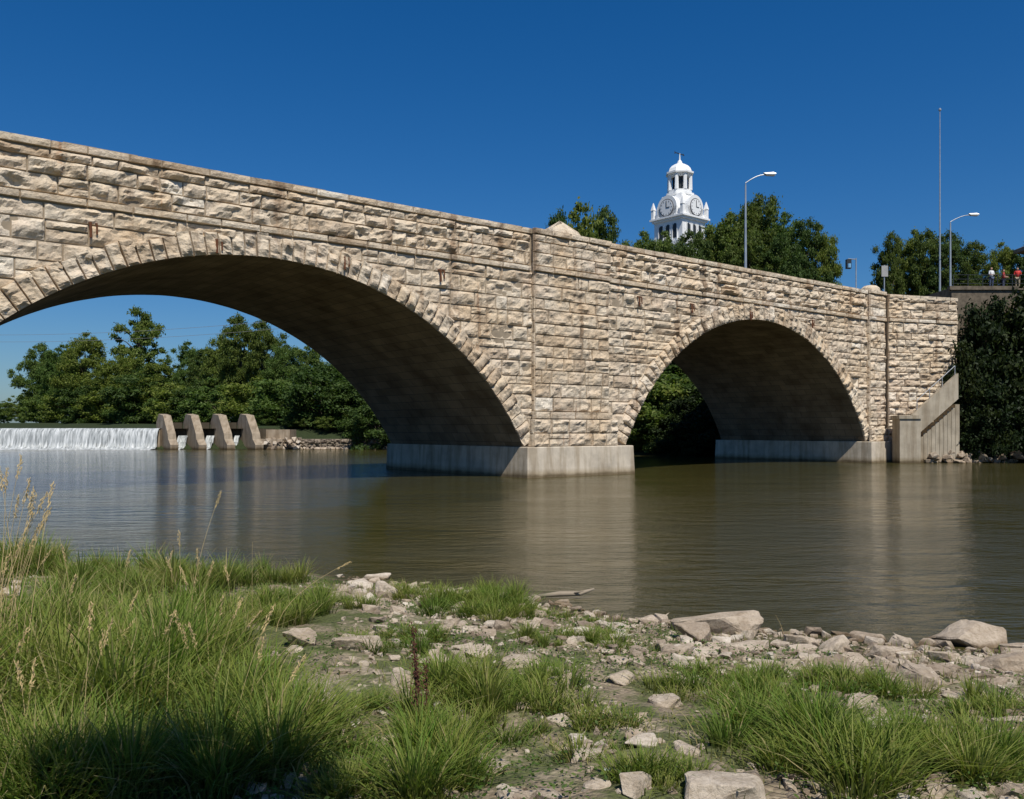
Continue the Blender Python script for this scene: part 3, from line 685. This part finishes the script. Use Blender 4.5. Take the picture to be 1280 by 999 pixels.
P=np.concatenate(Ps);h=np.concatenate(hs);dr=np.concatenate(ds);hu=np.concatenate(hu);ph=np.concatenate(ph);bd=np.clip(np.concatenate(bd),0,1.2)
z=ground_z(P[:,0],P[:,1]);ok=(z>.03)&(P[:,1]>3.3)
P=np.column_stack([P,z])[ok];h=h[ok]
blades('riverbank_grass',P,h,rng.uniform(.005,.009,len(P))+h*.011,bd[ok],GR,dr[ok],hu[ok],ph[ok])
n=80000;x=rng.uniform(-8,7.5,n);y=rng.uniform(3.8,14,n);kp=(fbm(x*1.0,y*1.0,40.,3)+.4*fbm(x*5,y*5,44.,2)>-.03)&(ground_z(x,y)>.1)
x=x[kp];y=y[kp];n=len(x);z=ground_z(x,y)+rng.uniform(.01,.10,n)
Pp=np.stack([x,y,z],-1);V=leaves(np.random.default_rng(3),Pp,np.tile([0,0,1.],(n,1)),.015,.5,.55)
obj('ground_cover_weeds',mesh_np('ground_cover_weeds',V,np.arange(n*4).reshape(-1,4),[leafmat('weed_leaf',(.05,.09,.015),(.09,.14,.028),(.15,.19,.05))]))
STR=plain('dry_straw',(.52,.39,.19),.8)
mb=MB()
def stalk(px,py,hgt_,lean,ld,seeds=True,r=.003):
    X,Y=on_ground(px,py);z=float(ground_z(np.array([X]),np.array([Y]))[0]);pts=[]
    for k in range(9):
        f=k/8;pts.append((X+lean*f**1.8,Y+ld*f,z+hgt_*(f-.15*abs(lean)*f*f)))
    mb.tube(pts,[r*(1-.6*k/8) for k in range(9)],4)
    if seeds:
        e=Vector(pts[-1]);d=(Vector(pts[-1])-Vector(pts[-3])).normalized()
        for k in range(30):
            c=e-d*.17*k/30+Vector((random.gauss(0,.007),random.gauss(0,.007),random.gauss(0,.004)))
            u=(d+Vector((random.gauss(0,.4),random.gauss(0,.4),random.gauss(0,.4)))).normalized()*.014
            mb.tube([c-u,c,c+u],[.0008,.0032,.0008],4)
stalk(235,800,1.55,.3,.1);stalk(225,780,1.0,-.05,.1);stalk(345,790,.8,.75,.2);stalk(150,800,.9,.1,0);stalk(90,790,.9,-.1,0);stalk(25,880,1.75,-.15,.0);stalk(-10,870,1.85,.22,0);stalk(5,900,1.6,.2,.0);stalk(-20,880,1.6,.4,.1);stalk(10,860,1.5,.15,.1);stalk(0,880,1.7,.05,0);stalk(-15,900,1.45,.3,0);stalk(980,800,.3,-.1,0,False)
for i in range(10): stalk(random.uniform(-35,30),random.uniform(840,900),random.uniform(1.15,1.7),random.uniform(.0,.4),random.gauss(0,.1))
for i in range(48): stalk(random.uniform(-10,330),random.uniform(760,980),random.uniform(.6,.98),random.gauss(0,.2),random.gauss(0,.1),random.random()<.6,.0022)
obj('grass_seed_stalks',mb.mesh('grass_seed_stalks',[STR]))
mb=MB();X,Y=on_ground(527,915);z=float(ground_z(np.array([X]),np.array([Y]))[0])
for k in range(5):
    lx=random.gauss(0,.05);H=random.uniform(.48,.82);pts=[(X+lx*f*2+.02*k-.04,Y-.1+.02*k,z+H*f) for f in (0,.4,.75,1)]
    mb.tube(pts,[.004,.0035,.003,.001],5)
    for j in range(80):
        f=random.uniform(.35,1);c=Vector((X+lx*f*2+.02*k-.04,Y-.1+.02*k,z+H*f))+Vector((random.gauss(0,.012),random.gauss(0,.012),0))
        u=Vector((random.gauss(0,1),random.gauss(0,1),random.gauss(0,1))).normalized()*.008;mb.tube([c-u,c,c+u],[.001,.006,.001],4)
obj('dock_weed',mb.mesh('dock_weed',[plain('dock_seed',(.10,.04,.025),.9)]))
mb=MB();X,Y=on_ground(708,748);mb.tube([(X-.42,Y,.03),(X-.1,Y+.03,.06),(X+.2,Y,.07),(X+.42,Y+.1,.12)],[.025,.04,.035,.015],8);mb.tube([(X+.1,Y,.07),(X+.25,Y-.1,.13)],[.018,.006],6)
obj('driftwood',mb.mesh('driftwood',[plain('weathered_wood',(.28,.23,.17),.9)],True))
V=[];F_=[];rr_=random.Random(5)
for c_i in range(5):
    X,Y=on_ground(762+c_i*9,955+rr_.uniform(0,22));z=float(ground_z(np.array([X]),np.array([Y]))[0])+.025;b0=len(V)
    for j in range(4):
        for k in range(4): V.append((X+(j-1.5)*.014+rr_.gauss(0,.004),Y+(k-1.5)*.012+rr_.gauss(0,.004),z+rr_.gauss(0,.009)))
    for j in range(3):
        for k in range(3): F_.append((b0+j*4+k,b0+j*4+k+1,b0+j*4+k+5,b0+j*4+k+4))
me=bpy.data.meshes.new('paper_litter');me.from_pydata(V,[],F_);me.materials.append(WHITE);me.update();obj('paper_litter',me)
mb=MB()
for px_,py_ in ((-112,170),(-20,135)):
    mb.tube([(px_,py_,2),(px_,py_,21.6)],[.18,.11],8);mb.box(px_-1.2,px_+1.2,py_-.06,py_+.06,20.9,21.05)
for dz in (0,-1.3):
    mb.tube([(-112+92*f,170-35*f,21.0+dz-3.2*4*f*(1-f)*.45) for f in np.linspace(0,1,24)],.03,4)
obj('power_line',mb.mesh('power_line',[plain('cable',(.22,.22,.22),.6)]))
# ------------------------------------------------------------ courthouse with tower
ch=empty('courthouse');CX,CY=24.1,126.;ch.location=(CX,CY,10.9);ch.rotation_euler=(0,0,math.radians(40))
mb=MB();mb.box(-13,13,-9,9,0,10.5,0)
for k in range(-3,4):
    for zz in (1.6,6.0):
        for sgn in (-1,1):
            mb.box(k*3.6-.6,k*3.6+.6,sgn*9-.06,sgn*9+.06,zz,zz+2.6,3);mb.box(k*3.6-.8,k*3.6+.8,sgn*9-.12,sgn*9+.12,zz-.25,zz-.01,1)
mb.box(-13.5,13.5,-9.5,9.5,10.5,11.1,1)
mb.add([(-13.5,-9.5,11.1),(13.5,-9.5,11.1),(13.5,9.5,11.1),(-13.5,9.5,11.1),(-6,0,13.2),(6,0,13.2)],[(0,1,5,4),(1,2,5),(2,3,4,5),(3,0,4)],2)
mb.box(-3.1,3.1,-3.1,3.1,10,15.6,0);mb.box(-2.8,2.8,-2.8,2.8,15.6,17.6,1)
obj('body',mb.mesh('body',[BRICK,WHITE,SLATE,DARK]),ch)
mb=MB()
q=2.55
mb.box(-3.0,3.0,-3.0,3.0,17.6,18.1,0)
mb.box(-q,q,-q,q,18.1,21.2,0)
R4=[Matrix.Rotation(math.radians(90*k),4,'Z') for k in range(4)]
for M in R4:
    for xx in (-1.25,0,1.25):
        mb.box(xx-.36,xx+.36,-q-.05,-q+.1,18.6,20.3,1,M)
        vs=[(xx+.36*math.cos(t),-q-.05,20.3+.36*math.sin(t)) for t in np.linspace(0,math.pi,8)];mb.add(vs,[tuple(range(8))],1,M)
        mb.box(xx-.5,xx-.38,-q-.14,-q+.02,18.4,20.7,0,M);mb.box(xx+.38,xx+.5,-q-.14,-q+.02,18.4,20.7,0,M)
mb.box(-q-.25,q+.25,-q-.25,q+.25,21.2,21.5,0);mb.box(-q-.5,q+.5,-q-.5,q+.5,21.5,21.75,0)
for M in R4:
    n=16
    for (r,y0,y1,mat) in ((1.75,-q-.3,-q+1.2,0),(1.25,-q-.38,-q-.28,2),(1.12,-q-.42,-q-.36,0)):
        vs=[(r*math.cos(t),y0,23.0+r*math.sin(t)) for t in np.linspace(0,2*math.pi,n*2,endpoint=False)]+[(r*math.cos(t),y1,23.0+r*math.sin(t)) for t in np.linspace(0,2*math.pi,n*2,endpoint=False)]
        fs=[tuple(range(2*n)),tuple(range(4*n-1,2*n-1,-1))]+[(k,k+2*n,(k+1)%(2*n)+2*n,(k+1)%(2*n)) for k in range(2*n)]
        mb.add(vs,fs,mat,M)
    mb.box(-1.75,1.75,-q-.3,-q+1.2,21.75,23.,0,M)
    mb.box(-.05,.05,-q-.46,-q-.42,23.,23.85,1,M);mb.box(-.0,.6,-q-.46,-q-.42,22.95,23.05,1,M)
    for k in range(12):
        t=k*math.pi/6;mb.box(.95*math.cos(t)-.05,.95*math.cos(t)+.05,-q-.45,-q-.42,23+.95*math.sin(t)-.05,23+.95*math.sin(t)+.05,1,M)
    mb.prism(4,[(.32,21.75),(.32,23.0),(.4,23.1),(.05,24.2)],q+.1,q+.1,0,math.pi/4,M)
s2=math.sqrt(2)
mb.prism(4,[(q*s2,21.75),(q*.85*s2,23.2),(q*.74*s2,24.4),(q*.7*s2,25.0)],0,0,0,math.pi/4)
mb.prism(8,[(2.1,25.0),(2.1,25.3),(1.75,25.35),(1.75,25.8)],0,0,0,math.pi/8)
for k in range(8):
    t=math.pi/8+k*math.pi/4;mb.prism(6,[(.3,25.8),(.26,28.1)],1.55*math.cos(t),1.55*math.sin(t),0)
mb.prism(8,[(1.1,25.8),(1.1,28.1)],0,0,1,math.pi/8)
mb.prism(8,[(1.5,27.7),(1.75,28.0),(2.05,28.15),(2.05,28.4),(1.75,28.5),(1.6,28.95),(1.25,29.35),(.75,29.65),(.4,29.8),(.3,30.1),(.12,30.3),(.05,31.3)],0,0,0,math.pi/8)
obj('clock_tower',mb.mesh('clock_tower',[WHITE,DARK,SLATE]),ch)
mb=MB();mb.box(-.8,.7,-.03,.03,31.15,31.27);mb.add([(.7,0,31.0),(1.1,0,31.2),(.7,0,31.4)],[(0,1,2)]);mb.add([(-.8,0,31.2),(-1.15,0,31.45),(-1.15,0,30.95)],[(0,1,2)])
obj('weathervane',mb.mesh('weathervane',[DARK]),ch)
# ------------------------------------------------------------ street furniture
def lamp(X,Y,zb,zt,arm):
    mb=MB();mb.prism(12,[(.2,zb),(.2,zb+.3),(.10,zb+.35),(.055,zt-.7)],X,Y,0)
    pts=[(X,Y,zt-.75)]
    for f in np.linspace(0,1,9): pts.append((X+arm*f,Y,zt-.6+.55*math.sin(f*math.pi/2)))
    mb.tube(pts,.035,8)
    e=pts[-1];M=Matrix.Translation(e)
    mb.add([(0,-.12,.05),(.75,-.17,.05),(.75,.17,.05),(0,.12,.05),(-.1,-.06,.13),(.55,-.1,.16),(.55,.1,.16),(-.1,.06,.13),(.1,-.1,-.06),(.65,-.14,-.08),(.65,.14,-.08),(.1,.1,-.06)],
      [(4,5,6,7),(0,1,5,4),(1,2,6,5),(2,3,7,6),(3,0,4,7),(8,11,10,9),(0,8,9,1),(1,9,10,2),(2,10,11,3),(3,11,8,0)],0,M)
    return obj('street_lamp',mb.mesh('street_lamp',[METAL]))
lamp(15.77,59.2,11.7,19.75,1.3);lamp(36.5,73,11.6,20.4,1.6)
mb=MB();mb.prism(12,[(.25,11.6),(.25,11.9),(.09,11.95),(.035,29.7)],36.6,75,0);mb.prism(10,[(.02,29.7),(.12,29.8),(.12,29.9),(.02,30.0)],36.6,75,0)
obj('flagpole',mb.mesh('flagpole',[METAL]))
mb=MB();mb.tube([(25.9,66,11.6),(25.9,66,15.4)],.05,8);mb.tube([(25.9,66,15.3),(25.3,66,15.35)],.035,6);mb.box(25.15,25.5,65.85,66.15,14.6,15.3,1);mb.prism(8,[(.13,14.65),(.13,14.95)],25.32,65.84,2)
obj('traffic_signal',mb.mesh('traffic_signal',[METAL,DARK,plain('signal_lens',(.2,.4,.6),.3)]))
mb=MB();mb.tube([(29.0,68.3,11.6),(29.0,68.3,15.3)],.045,8);mb.box(28.75,29.25,68.2,68.24,14.4,15.25,1)
obj('road_sign',mb.mesh('road_sign',[METAL,plain('sign_back',(.3,.3,.29),.5)]))
tr=empty('street_terrace');mb=MB();mb.box(35.6,75,71.0,92,9,14.0);mb.box(35.4,75,70.85,71.3,13.8,14.1)
obj('retaining_wall',mb.mesh('retaining_wall',[plain('terrace_stone',(.13,.105,.075),.9,var=.4)]),tr)
mb=MB()
for i in range(26): mb.tube([(35.8+i*1.2,71.15,14.),(35.8+i*1.2,71.15,15.05)],.03,6)
for z in (14.35,14.7,15.05): mb.tube([(35.8,71.15,z),(66,71.15,z)],.022,6)
obj('railing',mb.mesh('railing',[DARK]),tr)
def person(X,Y,z0,shirt,pants,rot):
    e=empty('person');e.location=(X,Y,z0);e.rotation_euler=(0,0,rot)
    def skin(nm,V,E,Rr,mat):
        me=bpy.data.meshes.new(nm);me.from_pydata(V,E,[]);me.materials.append(mat);o=obj(nm,me,e)
        m=o.modifiers.new('s','SKIN')
        for i,r in enumerate(Rr): me.skin_vertices[0].data[i].radius=(r,r)
        me.skin_vertices[0].data[0].use_root=True
        o.modifiers.new('u','SUBSURF').levels=1;o.modifiers['u'].render_levels=1;m.use_smooth_shade=True
    SK=plain('skin',(.45,.27,.19),.6)
    skin('trousers',[(0,0,.95),(.1,0,.88),(.11,-.02,.5),(.11,.02,.08),(.12,-.12,.04),(-.1,0,.88),(-.11,.02,.5),(-.12,.05,.08),(-.12,-.09,.04)],[(0,1),(1,2),(2,3),(3,4),(0,5),(5,6),(6,7),(7,8)],[.15,.1,.075,.055,.045,.1,.075,.055,.045],pants)
    skin('shirt',[(0,0,.95),(0,0,1.2),(0,.01,1.42),(0,0,1.5),(.19,0,1.43),(.24,-.04,1.15),(-.19,0,1.43),(-.25,-.02,1.15)],[(0,1),(1,2),(2,3),(2,4),(4,5),(2,6),(6,7)],[.15,.15,.14,.07,.075,.055,.075,.055],shirt)
    for s_ in (1,-1): skin('forearm',[(s_*.24,-.04,1.15),(s_*.2,-.28,1.1),(s_*.18,-.36,1.1)],[(0,1),(1,2)],[.042,.032,.035],SK)
    skin('head',[(0,0,1.48),(0,0,1.56),(0,-.01,1.66),(0,-.01,1.74)],[(0,1),(1,2),(2,3)],[.055,.06,.1,.07],SK)
    skin('hair',[(0,.03,1.66),(0,.02,1.76)],[(0,1)],[.095,.085],plain('hair',(.06,.04,.03),.8))
person(39.2,71.7,14.,plain('white_shirt',(.7,.7,.7)),plain('jeans',(.06,.08,.14)),.3)
person(41.4,71.8,14.,plain('red_shirt',(.55,.04,.03)),plain('khaki',(.3,.25,.17)),-.4)
person(40.7,72.6,14.,plain('red_shirt2',(.4,.05,.05)),plain('jeans2',(.05,.06,.1)),1.)
bl=empty('brick_building');mb=MB();mb.box(54.2,66,85.5,90.5,11,20.9,0);mb.box(52.6,67.4,84,92,20.9,21.3,1)
mb.add([(52.6,84,21.3),(67.4,84,21.3),(67.4,92,21.3),(52.6,92,21.3),(56.6,88,23),(63.4,88,23)],[(0,1,5,4),(1,2,5),(2,3,4,5),(3,0,4)],2)
for k in range(3):
    for z in (13,17): mb.box(55.4+k*3.3,56.6+k*3.3,85.44,85.6,z,z+2,3)
obj('body',mb.mesh('body',[BRICK,plain('eave_wood',(.25,.2,.16)),SLATE,DARK]),bl)
# ------------------------------------------------------------ light, sky, camera
EL=math.radians(57);sx,sy=.35,-.937
rot=math.atan2(sx,sy)
w=bpy.data.worlds.new('sky');scene.world=w;w.use_nodes=True;nt=w.node_tree;bg=nt.nodes['Background']
sk=nt.nodes.new('ShaderNodeTexSky');sk.sky_type='NISHITA';sk.sun_disc=False;sk.sun_elevation=EL;sk.sun_rotation=rot
sk.altitude=200;sk.air_density=1.1;sk.dust_density=.8;sk.ozone_density=2.8
mx=nt.nodes.new('ShaderNodeMix');mx.data_type='RGBA';mx.blend_type='MULTIPLY';mx.inputs[0].default_value=1;mx.inputs[7].default_value=(.62,.78,1.02,1)
hs_=nt.nodes.new('ShaderNodeHueSaturation');hs_.inputs['Saturation'].default_value=1.22;hs_.inputs['Value'].default_value=1.
nt.links.new(sk.outputs[0],mx.inputs[6]);nt.links.new(mx.outputs[2],hs_.inputs['Color']);nt.links.new(hs_.outputs[0],bg.inputs['Color']);bg.inputs['Strength'].default_value=.08
sun=bpy.data.lights.new('sun','SUN');sun.energy=5.0;sun.angle=math.radians(.5);sun.color=(1,.95,.86)
so=bpy.data.objects.new('sun',sun);scene.collection.objects.link(so)
dv=Vector((sx*math.cos(EL),sy*math.cos(EL),math.sin(EL)));so.rotation_euler=dv.to_track_quat('Z','Y').to_euler()
cam=bpy.data.cameras.new('camera');cam.sensor_width=36;cam.lens=36*FPX/1280;cam.shift_y=37.5/1280;cam.clip_end=6000;cam.clip_start=.05
co=bpy.data.objects.new('camera',cam);scene.collection.objects.link(co);co.location=(0,0,2.5);co.rotation_euler=(math.radians(90),0,0)
scene.camera=co
